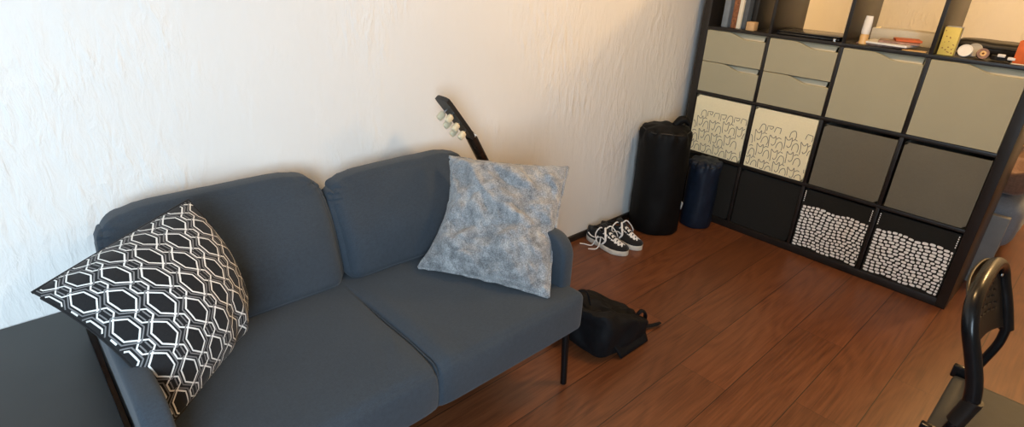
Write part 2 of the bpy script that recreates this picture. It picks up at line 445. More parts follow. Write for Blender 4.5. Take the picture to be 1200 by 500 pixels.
# white pebble printed boxes, bottom row
def pebble_box(c, lab, seed):
    x0, x1, z0, z1 = LO[c]+.004, HI[c]-.004, LO[0]+.001, HI[0]-.012
    mb, fr = fabric_box(x0, x1, z0, z1, .010, .003, seed)
    f3 = lambda u, v: ((x0+x1)/2+(x1-x0)/2*u, fr(u, v)-.0006, (z0+z1)/2+(z1-z0)/2*v)
    R = np.random.default_rng(seed); rows = 14; vtop = .50
    for r in range(rows):
        v = -.965+(vtop+.965)*(r+.5)/rows; hh = (vtop+.965)/rows*.5
        u = -.985+R.uniform(0, .03)
        while u < .975:
            wd = R.uniform(.115, .185); wd = min(wd, .985-u)
            if wd < .04: break
            cu = u+wd/2; a = wd/2-.013; b = hh*R.uniform(.70, .84); tilt = R.uniform(-.10, .10); vv = v+.030*math.sin(cu*7+seed)+R.uniform(-.008, .008)
            pts = []
            for k in range(12):
                th = 2*PI*k/12; cx, sx = math.cos(th), math.sin(th)
                ex = math.copysign(abs(cx)**.7, cx)*a; ey = math.copysign(abs(sx)**.7, sx)*b
                pts.append(f3(max(-.99, min(.99, cu+ex)), max(-.985, vv+ey+tilt*ex)))
            mb.add(pts, [tuple(range(12))], 1); u += wd
    for u0 in (-.965, .965):
        for k in range(6):
            v0 = vtop+.08+k*.065
            mb.add([f3(u0-.012, v0), f3(u0+.012, v0), f3(u0+.012, v0+.04), f3(u0-.012, v0+.04)], [(0, 1, 2, 3)], 1)
    mb.origin = ((x0+x1)/2, .19, z0)
    tag(obj('storage_box', mb, ['box_black', 'print_white'], recalc=False), lab, 'storage box', 'black boxes with a white pebble print')
pebble_box(2, 'black box with white pebble print, beside the plain black box', 11)
pebble_box(3, 'black box with white pebble print in the corner nearest the folding chair', 23)

# cream boxes with a line drawing of cats
def cat_box(c, lab, seed):
    x0, x1, z0, z1 = LO[c]+.006, HI[c]-.006, LO[1]+.002, HI[1]-.006
    mb, fr = fabric_box(x0, x1, z0, z1, .006, .003, seed)
    f3 = lambda u, v: ((x0+x1)/2+(x1-x0)/2*max(-.995, min(.995, u)), fr(u, v)-.0006, (z0+z1)/2+(z1-z0)/2*max(-.99, min(.99, v)))
    R = np.random.default_rng(seed)
    W, Hh = .50, .44
    for r in range(5):
        for k in range(-1, 7):
            u0 = -1.05+k*W+(r % 2)*W*.5+.10*r; v0 = -1.02+r*Hh-.06*((k % 2))
            S = lambda q: [(u0+a*W, v0+b*Hh) for a, b in q]
            L1 = [(.08, .05), (.05, .55), (.02, .95), (.16, .80), (.30, .78), (.42, .98), (.46, .60), (.42, .35), (.30, .22), (.22, .34)]
            L2 = [(.55, .10), (.60, .42), (.72, .62), (.88, .58), (.95, .30), (.92, .02)]
            L3 = [(.50, .75), (.62, .88), (.78, .84)]
            for L in (L1, L2, L3):
                q = [np.array(p) for p in S(L)]
                q = [p+R.normal(0, .006, 2) for p in q]
                q = [p for p in smooth(q, 4)]
                q = [p for p in q if -.98 < p[0] < .98 and -.97 < p[1] < .52]
                if len(q) > 3 and max(np.linalg.norm(q[i+1]-q[i]) for i in range(len(q)-1)) < .2: ribbon(mb, q, .020, f3, 1)
    mb.origin = ((x0+x1)/2, .19, z0)
    tag(obj('storage_box', mb, ['box_cream', 'box_line'], recalc=False), lab, 'storage box', 'cream boxes with a cat line print')
cat_box(0, 'cream cat-print box next to the plaster wall, above the navy bag', 5)
cat_box(1, 'cream cat-print box beside a plain taupe box', 8)

# taupe boxes
for c, lab in ((2, 'plain taupe fabric box between a cream cat-print box and its taupe twin'), (3, 'plain taupe fabric box at the open end of the shelf, under the door')):
    mb, fr = fabric_box(LO[c]+.010, HI[c]-.004, LO[1]+.002, HI[1]-.018, .008, .005, c+3)
    mb.origin = ((LO[c]+HI[c])/2, .19, LO[1])
    tag(obj('storage_box', mb, 'box_taupe'), lab, 'storage box', 'plain taupe boxes')

# ---- things standing in the open top row
SZ = LO[3]
def book(x0, x1, y0, y1, z1, cov, lab, lean=0.0):
    bk = thing('book', lab, 'book', ((x0+x1)/2, (y0+y1)/2, SZ), 'books standing by the wall')
    cv = MB(); t_ = .003
    cv.box(x0, x0+t_, y0, y1, SZ, z1, .0008).box(x1-t_, x1, y0, y1, SZ, z1, .0008).box(x0+t_*.5, x1-t_*.5, y0, y0+t_, SZ, z1, .0008)
    pg = MB().box(x0+t_, x1-t_, y0+t_, y1-.005, SZ+.003, z1-.004, .0005)
    obj('cover', cv, cov, bk); obj('pages', pg, 'paper', bk)
book(.088, .120, .05, .27, SZ+.27, 'book_blue', 'wide blue-grey book, first from the plaster wall')
book(.124, .139, .06, .26, SZ+.24, 'book_slate', 'thin slate book right of the blue-grey one')
book(.142, .170, .05, .25, SZ+.25, 'book_brown', 'book with a brown patterned spine')
book(.173, .194, .05, .25, SZ+.26, 'paper', 'cream book beside the brown patterned spine')
book(.197, .222, .06, .26, SZ+.25, 'book_slate', 'slate book right of the cream one')
book(.226, .254, .10, .28, SZ+.23, 'book_black', 'black book behind the little wooden cube')
wb = thing('wooden_cube', 'small pale wooden cube in front of the books', 'wooden cube', (.265, .045, SZ), )
obj('body', MB().box(.243, .287, .02, .066, SZ, SZ+.043, .003), 'pine', wb)

lt = thing('laptop', 'closed black laptop lying on the shelf above the drawers', 'laptop', (.56, .17, SZ))
obj('base', MB().box(.405, .705, .03, .25, SZ, SZ+.012, .004), 'laptop', lt)
obj('lid', MB().box(.405, .705, .03, .25, SZ+.0135, SZ+.020, .003), 'laptop', lt)
obj('hinge', MB().tube([(.45, .251, SZ+.013), (.66, .251, SZ+.013)], .005), 'black_metal', lt)
ml = thing('chrome_keyring', 'tiny shiny metal tag at the laptop\'s front corner', 'key tag', (.69, .015, SZ))
obj('tag', MB().lathe([(.004, SZ), (.008, SZ+.001), (.008, SZ+.012), (.004, SZ+.014)], .69, .018, 14), 'chrome', ml)

tb = thing('squeeze_tube', 'white-and-peach squeeze tube standing against the divider', 'tube', (.805, .06, SZ))
tb_x, tb_y = .800, .055
def oval(prof, cx, cy, n=20):
    m = MB(); m.grid([[(cx+rx*math.cos(2*PI*j/n), cy+ry*math.sin(2*PI*j/n), z) for j in range(n)] for rx, ry, z in prof], closev=True)
    k = len(prof); m.f += [tuple(range(n)), tuple((k-1)*n+j for j in range(n))]; m.m += [0, 0]; return m
obj('cap', oval([(.015, .015, SZ), (.018, .018, SZ+.003), (.018, .018, SZ+.042), (.016, .016, SZ+.046)], tb_x, tb_y), 'peach', tb)
obj('body', oval([(.017, .016, SZ+.046), (.019, .016, SZ+.06), (.018, .010, SZ+.10), (.015, .002, SZ+.125)], tb_x, tb_y), 'white', tb)

pt_ = thing('letter_tray', 'cream document tray standing behind the magazines', 'tray', (.90, .30, SZ))
m_ = MB().box(.765, 1.06, .26, .268, SZ, SZ+.062, .002).box(.765, .772, .268, .375, SZ, SZ+.062, .002).box(1.053, 1.06, .268, .375, SZ, SZ+.062, .002).box(.772, 1.053, .268, .375, SZ, SZ+.005, .001).box(.772, 1.053, .367, .375, SZ+.005, SZ+.062, .001)
obj('tray_body', m_, 'paper', pt_)
mags = [(.87, .13, .20, .15, 4, 'mag_brown', 'brown printed magazine at the bottom of the heap'), (.90, .10, .19, .13, -7, 'white', 'white leaflet in the middle of the heap'),
        (.93, .12, .16, .12, 12, 'mag_brown', 'brown printed magazine second from the top of the heap'), (.955, .14, .10, .10, 22, 'orange', 'orange leaflet on top of the heap')]
zz = SZ
for i, (cx, cy, sx, sy, a, mt, lab) in enumerate(mags):
    mb = MB()
    mat = Matrix.Translation((cx, cy, 0)) @ Matrix.Rotation(math.radians(a), 4, 'Z')
    G = [[mat @ Vector((sx/2*u, sy/2*v, zz+.009)) for u in np.linspace(-1, 1, 8)] for v in np.linspace(-1, 1, 8)]
    mb.box(-sx/2, sx/2, -sy/2, sy/2, zz, zz+.009, .001, 1, 0, mat)
    mb.origin = (cx, cy, zz)
    tag(obj('magazine', mb, mt), lab, 'magazine', 'heap of magazines in the tray compartment'); zz += .0095
pc = thing('postcard', 'peach postcard lying in front of the magazine heap', 'postcard', (1.02, .04, SZ))
obj('card', MB().box(-.045, .045, -.022, .022, 0, .003, .0005, 1, 0, Matrix.Translation((1.015, .045, SZ)) @ Matrix.Rotation(.12, 4, 'Z')), 'peach', pc)

yb = thing('card_box', 'upright yellow card box with brown spots, against the divider', 'card box', (1.13, .05, SZ))
mb = MB(); mt_ = Matrix.Translation((1.128, .05, SZ)) @ Matrix.Rotation(math.radians(-4), 4, 'Z')
mb.box(-.029, .029, -.008, .012, 0, .112, .0015, 2, 0, mt_)
obj('box_body', mb, 'yellow', yb)
R = np.random.default_rng(4); sp = MB()
for k in range(16):
    a, b, r0 = R.uniform(-.024, .024), R.uniform(.006, .106), R.uniform(.0012, .0035)
    if k < 6: b = R.uniform(.008, .045)
    sp.add([mt_ @ Vector((a+r0*math.cos(th), -.0085, b+r0*.8*math.sin(th))) for th in np.linspace(0, 2*PI, 9)[:-1]], [tuple(range(8))])
obj('printed_spots', sp, 'brown_spot', yb)
t_ = MB().box(-.0295, .0295, .0125, .022, 0, .116, .001, 1, 0, mt_)
mb.origin = None
cd = thing('clear_case', 'narrow clear card case directly behind the yellow card box', 'case', (1.13, .07, SZ)); obj('case_body', t_, 'clear_grey', cd)

def tin(name, lab, cx, cy, r, hgt, tilt, mat, yaw=0, thick=True):
    th = thing(name, lab, 'lid', (cx, cy, SZ))
    mb = MB().lathe([(r*.6, -hgt/2), (r*.96, -hgt/2), (r, -hgt/2+.002), (r, hgt/2-.002), (r*.96, hgt/2), (r*.82, hgt/2), (r*.80, hgt/2-.002), (r*.4, hgt/2-.002)], 0, 0)
    mb.xf(Matrix.Translation((cx, cy, SZ+r*abs(math.sin(tilt))+hgt/2*abs(math.cos(tilt)))) @ Matrix.Rotation(yaw, 4, 'Z') @ Matrix.Rotation(tilt, 4, 'X'))
    obj('disc', mb, mat, th)
tin('round_tin', 'round white tin lid leaning at the front of the shelf', 1.192, .05, .026, .012, 1.15, 'white')
tin('smoky_lid', 'smoky round lid leaning behind the white tin lid', 1.215, .095, .028, .012, 1.2, 'clear_grey')  # a loose smoky plastic lid, no container with it
tp = thing('tape_roll', 'small dark roll of tape with a pale core', 'tape roll', (1.25, .05, SZ))
rot = Matrix.Translation((1.252, .055, SZ+.022)) @ Matrix.Rotation(1.25, 4, 'X') @ Matrix.Rotation(.3, 4, 'Y')
G = [[(r*math.cos(a), r*math.sin(a), z) for a in np.linspace(0, 2*PI, 25)[:-1]] for r, z in ((.011, -.008), (.021, -.008), (.0215, -.006), (.0215, .006), (.021, .008), (.011, .008))]
obj('tape', MB().grid(G, closeu=True, closev=True).xf(rot), 'mag_brown', tp)
G = [[(r*math.cos(a), r*math.sin(a), z) for a in np.linspace(0, 2*PI, 25)[:-1]] for r, z in ((.004, -.0085), (.0108, -.0085), (.0108, .0085), (.004, .0085))]
obj('core', MB().grid(G, closeu=True, closev=True).xf(rot), 'peach', tp)
bc = thing('black_pouch', 'long low black pouch lying across the back of the shelf', 'pouch', (1.25, .28, SZ))
Pv, Fv, U = rbox(.142, .075, .028, .022, 10)
Pv[:, 2] += .004*np.array([nz(p, 14) for p in Pv]); Pv += (1.258, .285, SZ+.030)
obj('pouch_body', MB().add(Pv, Fv), 'book_black', bc)
obj('zip', MB().tube([(1.13, .208, SZ+.034), (1.39, .208, SZ+.034)], .0025), 'black_metal', bc)
sn = thing('cable_coil', 'black cable coil with white plug ends near the orange box', 'cable', (1.32, .06, SZ))
pts = [(1.315+.03*math.cos(a)*(1+.1*math.sin(3*a)), .06+.022*math.sin(a), SZ+.006+.0025*a/PI) for a in np.linspace(0, 6*PI, 60)]
obj('cord', MB().tube(pts, .0045, 8), 'book_black', sn)
for k, (x, y) in enumerate(((1.318, .028), (1.352, .03))):
    obj('plug', MB().box(x-.013, x+.013, y-.006, y+.006, SZ+.020-.008*k, SZ+.032-.008*k, .003), 'white', sn)
ob = thing('orange_box', 'orange card box at the open end of the shelf', 'box', (1.40, .06, SZ))
obj('box_body', MB().box(-.034, .034, -.03, .05, 0, .085, .002, 2, 0, Matrix.Translation((1.391, .055, SZ+.004)) @ Matrix.Rotation(.0, 4, 'Z')), 'orange', ob)
obj('pale_base', MB().box(1.356, 1.4255, .024, .106, SZ, SZ+.004, .001), 'paper', ob)

# ------------------------------------------------------------------ sofa
YL, YR, YM = -2.945, -1.737, -2.318
sf = thing('two_seat_sofa', 'dark slate-blue fabric two-seat sofa with slim padded arms and black legs, against the plaster wall', 'sofa', (.38, YM, 0))
# seat: one upholstered block with a stitched groove in the middle
yc = (YL+YR)/2
ys = np.unique(np.round(np.r_[np.linspace(-1, -.9, 12), np.linspace(-.9, .9, 60), np.linspace(.9, 1, 12), (YM-yc)/.602+np.linspace(-.06, .06, 31)], 5))
xs = np.unique(np.round(np.r_[np.linspace(-1, -.85, 8), np.linspace(-.85, .82, 44), np.linspace(.82, 1, 12)], 5))
zs_ = np.unique(np.round(np.r_[np.linspace(-1, -.5, 6), np.linspace(-.5, .4, 6), np.linspace(.4, 1, 9)], 5))
Pv, Fv, U = rbox(.345, (YR-YL)/2-.003, .0725, .024, 0, (0, 0, 0), (xs, ys, zs_))
cx, cz = .395, .3575
seam_y = lambda x: YM+.005*nz((x*6, 0, 3))
P2 = []
for p, u in zip(Pv, U):
    x, y, z = p[0]+cx, p[1]+yc, p[2]+cz
    if u[2] > .2:
        k = (u[2]-.2)/.8; yy = (y-YM)/.60
        z += k*.010*(1-abs(u[1])**6)*max(0, 1-abs(u[0])**8)
        z += k*.0035*nz((x*4, y*4, 0))
        d = y-seam_y(x); fade = min(1, max(0, (x-.22)/.25))
        z += k*fade*(-.011*math.exp(-(d/.006)**2)-.009*math.exp(-(d/.035)**2)+.006*math.exp(-((d-.045)/.03)**2))
        z -= k*.006*math.exp(-((d+.075+(x-.6)*.6)/.012)**2)*math.exp(-((x-.60)/.045)**2)
        z += k*.004*math.exp(-((d+.055+(x-.6)*.6)/.014)**2)*math.exp(-((x-.60)/.055)**2)
    if u[0] > .5:
        d = y-seam_y(.74); k = (u[0]-.5)*2
        x += k*(-.009*math.exp(-(d/.006)**2)-.006*math.exp(-(d/.03)**2)+.010*(1-u[2]**2)*(1-abs(u[1])**10))
    P2.append((x, y, z))
seat = obj('seat', MB().add(P2, Fv), 'sofa', sf)
# stitched seam cord lying in the groove
sm_ = [(x, seam_y(x), .4295) for x in np.linspace(.24, .705, 24)]
sm_ += [(.722, seam_y(.72), .423), (.731, seam_y(.73), .405), (.735, seam_y(.74), .36), (.731, seam_y(.74), .31), (.726, seam_y(.74), .294)]
obj('seam', MB().tube(sm_, .0022, 6, sm=2), 'seam', seat)

def arm(y0, y1, name='armrest'):
    # slim upholstered panel: outline in x-z with a big front-top radius
    out = []
    x0, x1, z0, z1, r = .03, .676, .305, .606, .075
    out += [(x0, z0), (x1-.004, z0), (x1, z0+.05)]
    out += [(x1, z1-r-.02)]
    out += [(x1-r+r*math.cos(a), z1-r+r*math.sin(a)) for a in np.linspace(0.1, PI/2, 9)]
    out += [(.40, z1-.001), (.2, z1-.003), (x0, z1-.008)]
    out = np.array(out); ctr = out.mean(0); mb = MB(); G = []
    ym, hw = (y0+y1)/2, (y1-y0)/2
    for k in range(13):
        a = -PI/2+PI*k/12
        off = .020*(1-math.cos(a)**.7) if True else 0
        y = ym+hw*math.copysign(abs(math.sin(a))**.6, math.sin(a))
        ring = []
        for i, p in enumerate(out):
            pr, nx = out[i-1], out[(i+1) % len(out)]; tg = nx-pr; tg /= np.linalg.norm(tg)+1e-9; nr = np.array([tg[1], -tg[0]])
            q = p-nr*off; ring.append((q[0], y, q[1]))
        G.append(ring)
    mb.grid(G, closev=True); n = len(out)
    mb.f += [tuple(range(n)), tuple(12*n+j for j in range(n))]; mb.m += [0, 0]
    a_ = obj(name, mb, 'sofa', sf)
    return a_
arm(YL, YL+.054); arm(YR-.054, YR)
# upholstered back panel behind the loose cushions
Pv, Fv, U = rbox(.035, (YR-YL)/2-.075, .155, .03, 14)
Pv[:, 0] += .025-.05*(Pv[:, 2]+.155)/.31; Pv += (.02, (YL+YR)/2, .43)
obj('backrest', MB().add(Pv, Fv), 'sofa', sf)

def back_cushion(ya, yb, seed, hh):
    hw = (yb-ya)/2
    Pv, Fv, U = rbox(.080, hw, hh, .036, 40, (.026, .004, .006))
    out = []
    for p, u in zip(Pv, U):
        x, y, z = p
        top = min(1, max(0, (u[2]+.15)/1.15)); top = top*top*(3-2*top)
        x *= 1-.50*top                                  # the cushion thins towards its upper edge
        ends = max(0, abs(u[1])-.80)/.20
        x *= 1-.25*ends**2
        cr = max(0, abs(u[1])-.55)*max(0, u[2]-.1)
        z -= .09*cr**1.6; y *= 1-.045*max(0, u[2])**3*abs(u[1])
        ang = math.atan2(u[2]-.70, abs(u[1])-.70)
        x += .016*cr*math.sin(ang*13+seed)               # puckers radiating from the upper corners
        x += .006*nz((x*3, y*4, z*4), 1, seed)+.0025*nz((x*9, y*13, z*5), 1, seed+3)
        if u[2] > -.2: x += .004*math.exp(-((y-.06*seed/6-.25*(z-.1))/.012)**2)*(u[2]+.2)*(1 if u[0] > 0 else 0)
        lean = z+hh+.006
        out.append((.168-.33*lean+x+.012*math.sin(PI*min(1, lean/.38)), (ya+yb)/2+y, .428+lean))
    return obj('back_cushion', MB().add(out, Fv), 'sofa', sf)
back_cushion(-2.895, -2.302, 2, .170)
back_cushion(-2.298, -1.728, 6, .153)
for x, y, lx, ly in ((.664, -1.735, .668, -1.722), (.10, -1.78, .08, -1.74), (.664, -2.90, .668, -2.935), (.10, -2.90, .08, -2.935)):
    obj('leg', MB().tube([(x, y, .29), (lx, ly, .008), (lx, ly, 0)], [.014, .0115, .0115], 12, flat=1.0), 'black_metal', sf)
fr = MB()
fr.box(.08, .70, YL+.06, YL+.10, .262, .288, .003).box(.08, .70, YR-.10, YR-.06, .262, .288, .003)
fr.box(.08, .12, YL+.10, YR-.10, .262, .288, .003).box(.66, .70, YL+.10, YR-.10, .262, .288, .003)
obj('under_frame', fr, 'black_metal', sf)

# ------------------------------------------------------------------ throw pillows
def serend(c, m):
    """8-node patch; c = corners (-1,1),(1,1),(1,-1),(-1,-1); m = mids top,right,bottom,left"""
    c = [np.array(p, float) for p in c]; m = [np.array(p, float) for p in m]
    cs = ((-1, 1), (1, 1), (1, -1), (-1, -1))
    def S(u, v):
        p = np.zeros(3)
        for (a, b), q in zip(cs, c): p += q*.25*(1+a*u)*(1+b*v)*(a*u+b*v-1)
        p += m[0]*.5*(1-u*u)*(1+v)+m[2]*.5*(1-u*u)*(1-v)+m[1]*.5*(1-v*v)*(1+u)+m[3]*.5*(1-v*v)*(1-u)
        return p
    return S
def pillow_surface(S, tf, tb, wr, seed, flip=1, pw=.52):
    e = 1e-3
    def nrm(u, v):
        d = np.cross(S(min(1, u+e), v)-S(max(-1, u-e), v), S(u, min(1, v+e))-S(u, max(-1, v-e)))
        return flip*d/np.linalg.norm(d)
    def F(u, v, side=1, off=0.0):
        u = max(-1, min(1, u)); v = max(-1, min(1, v))
        E = max(0, (1-u*u)*(1-v*v))
        th = E**pw if side > 0 else E**1.1
        k = wr(u, v)*min(1, E*6)
        n = nrm(u, v)
        return S(u, v)+n*((tf*th+k+off) if side > 0 else (-tb*th-off))
    return F
def pillow_mesh(F, n=48):
    L = np.sin(np.linspace(-PI/2, PI/2, n+1)); mb = MB()
    top = [[F(u, v, 1) for v in L] for u in L]; bot = [[F(u, v, -1) for v in L] for u in L]
    mb.grid(top, 0); mb.grid(bot, 0, flip=True); return mb
def welded(o, d=1e-5):
    bm = bmesh.new(); bm.from_mesh(o.data); bmesh.ops.remove_doubles(bm, verts=bm.verts, dist=d); bmesh.ops.recalc_face_normals(bm, faces=bm.faces)
    bm.to_mesh(o.data); bm.free(); return o

# patterned pillow slumped over the far arm
Lc, Tc, Rc, Bc = (.31, -3.034, .733), (.225, -2.70, .825), (.355, -2.648, .517), (.556, -2.884, .470)
S1 = serend((Lc, Tc, Rc, Bc), ((.285, -2.875, .785), (.305, -2.655, .690), (.448, -2.752, .492), (.475, -2.938, .640)))
def wr1(u, v):
    k = .010*nz((u*1.7, v*1.7, 0), 1, 4)
    # folds running into the lower (B) corner
    k += .012*math.exp(-((u+v*.2-.35)/.10)**2)*max(0, -v)*1.0-.012*math.exp(-((u+v*.2-.12)/.10)**2)*max(0, -v)
    return k
pp = thing('throw_pillow', 'black cushion with white linked hexagon print, slumped over the sofa arm', 'throw pillow', (.40, -2.82, .45))
F1 = pillow_surface(S1, .085, .035, wr1, 1, -1)
n0 = np.cross(S1(.1, 0)-S1(-.1, 0), S1(0, .1)-S1(0, -.1))
F1 = pillow_surface(S1, .088, .022, wr1, 1, 1 if np.dot(n0, np.array([1.69, -3.0, 1.41])-S1(0, 0)) > 0 else -1, .72)
cov = welded(obj('cover', pillow_mesh(F1), 'pillow_black', pp))
pr = MB()
def pil_line(pts, wd, mi):
    P = np.array(pts, float); Q = []
    for i in range(len(P)-1):
        k = max(2, int(np.linalg.norm(P[i+1]-P[i])/.03)); Q += [P[i]+(P[i+1]-P[i])*j/k for j in range(k)]
    Q.append(P[-1]); run = []
    def flush():
        if len(run) > 1: ribbon(pr, run, wd, lambda u, v: F1(u, v, 1, .0012), mi); ribbon(pr, run, wd, lambda u, v: F1(u, v, -1, .0012), mi)
        run.clear()
    for q in Q:
        if abs(q[0]) < .997 and abs(q[1]) < .997: run.append(q)
        else: flush()
    flush()
# columns of crossing zigzag strands: big hexagons, small barred ones between, grey outlines beside
cu, P_r, Lb, wb_, ws_ = .200, .470, .150, .086, .062
ls = P_r/2-Lb
for i in range(-6, 7):
    x0 = i*cu-.035; sh = .5*P_r*(i % 2)+.06
    for sg in (-1, 1):
        st1 = []; st2 = []
        for j in range(-4, 5):
            y0 = j*P_r+sh
            st1 += [(x0+sg*wb_, y0-.46*Lb), (x0+sg*wb_, y0+.46*Lb), (x0, y0+Lb), (x0-sg*ws_, y0+Lb+.55*ls), (x0-sg*ws_, y0+P_r-Lb-.55*ls), (x0, y0+P_r-Lb)]
            pil_line([(x0, y0-Lb-.03), (x0+sg*(wb_+.034), y0-.52*Lb), (x0+sg*(wb_+.034), y0+.52*Lb), (x0, y0+Lb+.03)], .014, 1)
            pil_line([(x0+sg*.026, y0+P_r/2-.045), (x0+sg*.026, y0+P_r/2+.045)], .014, 1)
        pil_line(st1, .0165, 0)
obj('hexagon_print', pr, ['pillow_white', 'pillow_grey'], cov, recalc=False)
pe = [F1(u, v) for u, v in [(a, 1) for a in np.linspace(-1, 1, 20)]+[(1, -a) for a in np.linspace(-1, 1, 20)]+[(-a, -1) for a in np.linspace(-1, 1, 20)]+[(-1, a) for a in np.linspace(-1, 1, 20)[:-1]]]
obj('edge_seam', MB().tube(pe, .0032, 6, closed=False), 'pillow_black', pp)

# plush pillow leaning in the other corner
TL, TR, BR, BL = (.175, -1.862, .755), (.505, -1.612, .757), (.692, -1.868, .440), (.300, -2.085, .448)
mid = lambda a, b, k=0, c=(.42, -1.86, .60): tuple((np.array(a)+np.array(b))/2*(1-k)+np.array(c)*k)
S2 = serend((TL, TR, BR, BL), (mid(TL, TR, .05), mid(TR, BR, .06), mid(BR, BL, .05), mid(BL, TL, .22)))
def wr2(u, v):
    p = (u*4.2, v*3.2, 0)
    r = nz((u*3.2+.6*nz((v*3, u, 0)), v*3.4, 0), 1, 9)
    blk = .022*math.copysign(abs(r)**.6, r)
    col_ = .008*math.sin((u*6.5+.8*nz((u*2, v*3, 1)))*1.0)*(.5+.5*nz((u*4, v*6, 2)))
    fold = .014*math.exp(-((u*.75+v*.66-.05+.08*nz((u*3, v*3, 5)))/.06)**2)*max(0, min(1, .9-u))*(1 if v > -.1 else 0)
    return blk+col_+fold+.003*nz((u*14, v*14, 0))
n0 = np.cross(S2(.1, 0)-S2(-.1, 0), S2(0, .1)-S2(0, -.1))
F2_ = pillow_surface(S2, .085, .04, wr2, 2, 1 if np.dot(n0, np.array([1.69, -3.0, 1.41])-S2(0, 0)) > 0 else -1, .42)
gp = thing('throw_pillow', 'light grey plush cushion leaning in the sofa corner in front of the guitar neck', 'throw pillow', (.45, -1.88, .44))
welded(obj('plush_cover', pillow_mesh(F2_, 90), 'plush', gp))
pe = [F2_(u, v) for u, v in [(a, 1) for a in np.linspace(-1, 1, 24)]+[(1, -a) for a in np.linspace(-1, 1, 24)]+[(-a, -1) for a in np.linspace(-1, 1, 24)]+[(-1, a) for a in np.linspace(-1, 1, 24)[:-1]]]
obj('edge_trim', MB().tube([p+np.array([nz(p, 40), nz(p, 40, 3), nz(p, 40, 7)])*.004 for p in pe], .006, 7), 'plush', gp)

# ------------------------------------------------------------------ low black cabinet at the left
cb_ = thing('low_cabinet', 'low matt black cabinet beside the sofa\'s patterned-pillow end', 'cabinet', (.42, -3.4, 0))
cx0, cx1, cy0, cy1, ch = WX+.004, .86, -3.90, -2.962, .472
obj('cabinet_top', MB().box(cx0, cx1, cy0, cy1, ch-.03, ch, .003), 'cabinet_black', cb_)
obj('side_panel', MB().box(cx0, cx1-.01, cy1-.024, cy1-.004, .0, ch-.03, .001), 'cabinet_black', cb_)
obj('side_panel', MB().box(cx0, cx1-.01, cy0+.004, cy0+.024, .0, ch-.03, .001), 'cabinet_black', cb_)
obj('back_panel', MB().box(cx0, cx0+.01, cy0+.024, cy1-.024, .06, ch-.03, 0), 'cabinet_black', cb_)
obj('floor_panel', MB().box(cx0+.01, cx1-.03, cy0+.024, cy1-.024, .06, .08, 0), 'cabinet_black', cb_)
for a, b in ((cy0+.026, -3.432), (-3.429, cy1-.026)):
    d = obj('door', MB().box(cx1-.03, cx1-.011, a, b, .06, ch-.034, .002), 'cabinet_black', cb_)

# ------------------------------------------------------------------ guitar, standing on its end beside the sofa, leaning on the arm
head, nut = np.array((.105, -1.838, .950)), np.array((.105, -1.706, .787))
ax_ = np.array((0, -.502, .865)); ax_ /= np.linalg.norm(ax_)      # towards the head along the neck
fc = np.array((0, ax_[2], -ax_[1])); fc /= np.linalg.norm(fc)     # soundboard faces +y / up
sd = np.cross(ax_, fc)                                             # across the body (x)
gt = thing('acoustic_guitar', 'acoustic guitar standing behind the plush cushion, dark neck and cream tuners showing', 'guitar', (.105, -1.33, 0))
gp_ = lambda a, s, f: nut+ax_*a+sd*s+fc*f
neck_l, blen, bd = .35, .43, .085
def outline(t):   # half width along body, t 0 at neck joint .. 1 at end
    pts_t = [0, .04, .12, .22, .32, .42, .52, .64, .76, .88, .96, 1.0]
    pts_w = [.035, .088, .122, .128, .112, .098, .108, .140, .157, .142, .085, .0]
    return np.interp(t, pts_t, pts_w)
mb = MB(); ts = np.r_[np.linspace(0, .9, 34), np.linspace(.91, 1, 14)]
ring = [(-neck_l-blen*t_, outline(t_)) for t_ in ts]; full = ring+[(a, -w_) for a, w_ in ring[::-1]]
G = [[gp_(a, s*k, f) for a, s in full] for f, k in ((-bd-.012, .975), (-bd-.010, 1.0), (-.014, 1.0), (-.012, .985))]
mb.grid(G, closev=True); n = len(full)
mb.f += [tuple(range(n))]; mb.m += [0]
obj('body_shell', mb, 'lacquer_wood', gt)
mb = MB(); G = [[gp_(a, s*k, f) for a, s in full] for f, k in ((-.014, 1.0), (-.011, .995))]; mb.grid(G, closev=True); mb.f += [tuple(n+j for j in range(n)), tuple(range(n))]; mb.m += [0, 0]
sb = obj('soundboard', mb, 'guitar_top', gt)
hc = (-neck_l-blen*.33)
mb = MB(); G = [[gp_(hc+r*math.cos(a), r*math.sin(a), -.0105) for a in np.linspace(0, 2*PI, 33)[:-1]] for r in (.001, .046)]; mb.grid(G, closev=True); obj('dark_hole_disc', mb, 'book_black', sb)  # flat black disc painting the shade of the hole onto the soundboard
mb = MB().box(-.011, .011, -.08, .08, 0, .009, .002, 2, 0); B4 = Matrix(((ax_[0], sd[0], fc[0], 0), (ax_[1], sd[1], fc[1], 0), (ax_[2], sd[2], fc[2], 0), (0, 0, 0, 1)))
mb.xf(Matrix.Translation(Vector(gp_(-neck_l-blen*.70, 0, -.011))) @ B4); obj('bridge', mb, 'lacquer_wood', sb)
nk = MB()
G = []
for a, w_, d_ in ((0, .0215, .021), (-.1, .0235, .021), (-.25, .026, .023), (-.33, .028, .03), (-.36, .030, .07)):
    G.append([gp_(a, w_*math.cos(b), -.004-d_*max(0, math.sin(b))**.8) for b in np.linspace(0, PI, 11)]+[gp_(a, -w_, .0), gp_(a, w_, .0)])
nk.grid(G, closev=True); k = len(G[0]); nk.f += [tuple(range(k)), tuple(4*k+j for j in range(k))]; nk.m += [0, 0]
nko = obj('neck', nk, 'lacquer_wood', gt)
mb = MB(); G = [[gp_(a, -w_, 0), gp_(a, w_, 0), gp_(a, w_, .005), gp_(a, -w_, .005)] for a, w_ in ((.002, .0215), (-.36, .028), (-.47, .029))]
mb.grid(G, closev=True); mb.f += [(0, 1, 2, 3), (8, 9, 10, 11)]; mb.m += [0, 0]; obj('fingerboard', mb, 'book_black', nko)
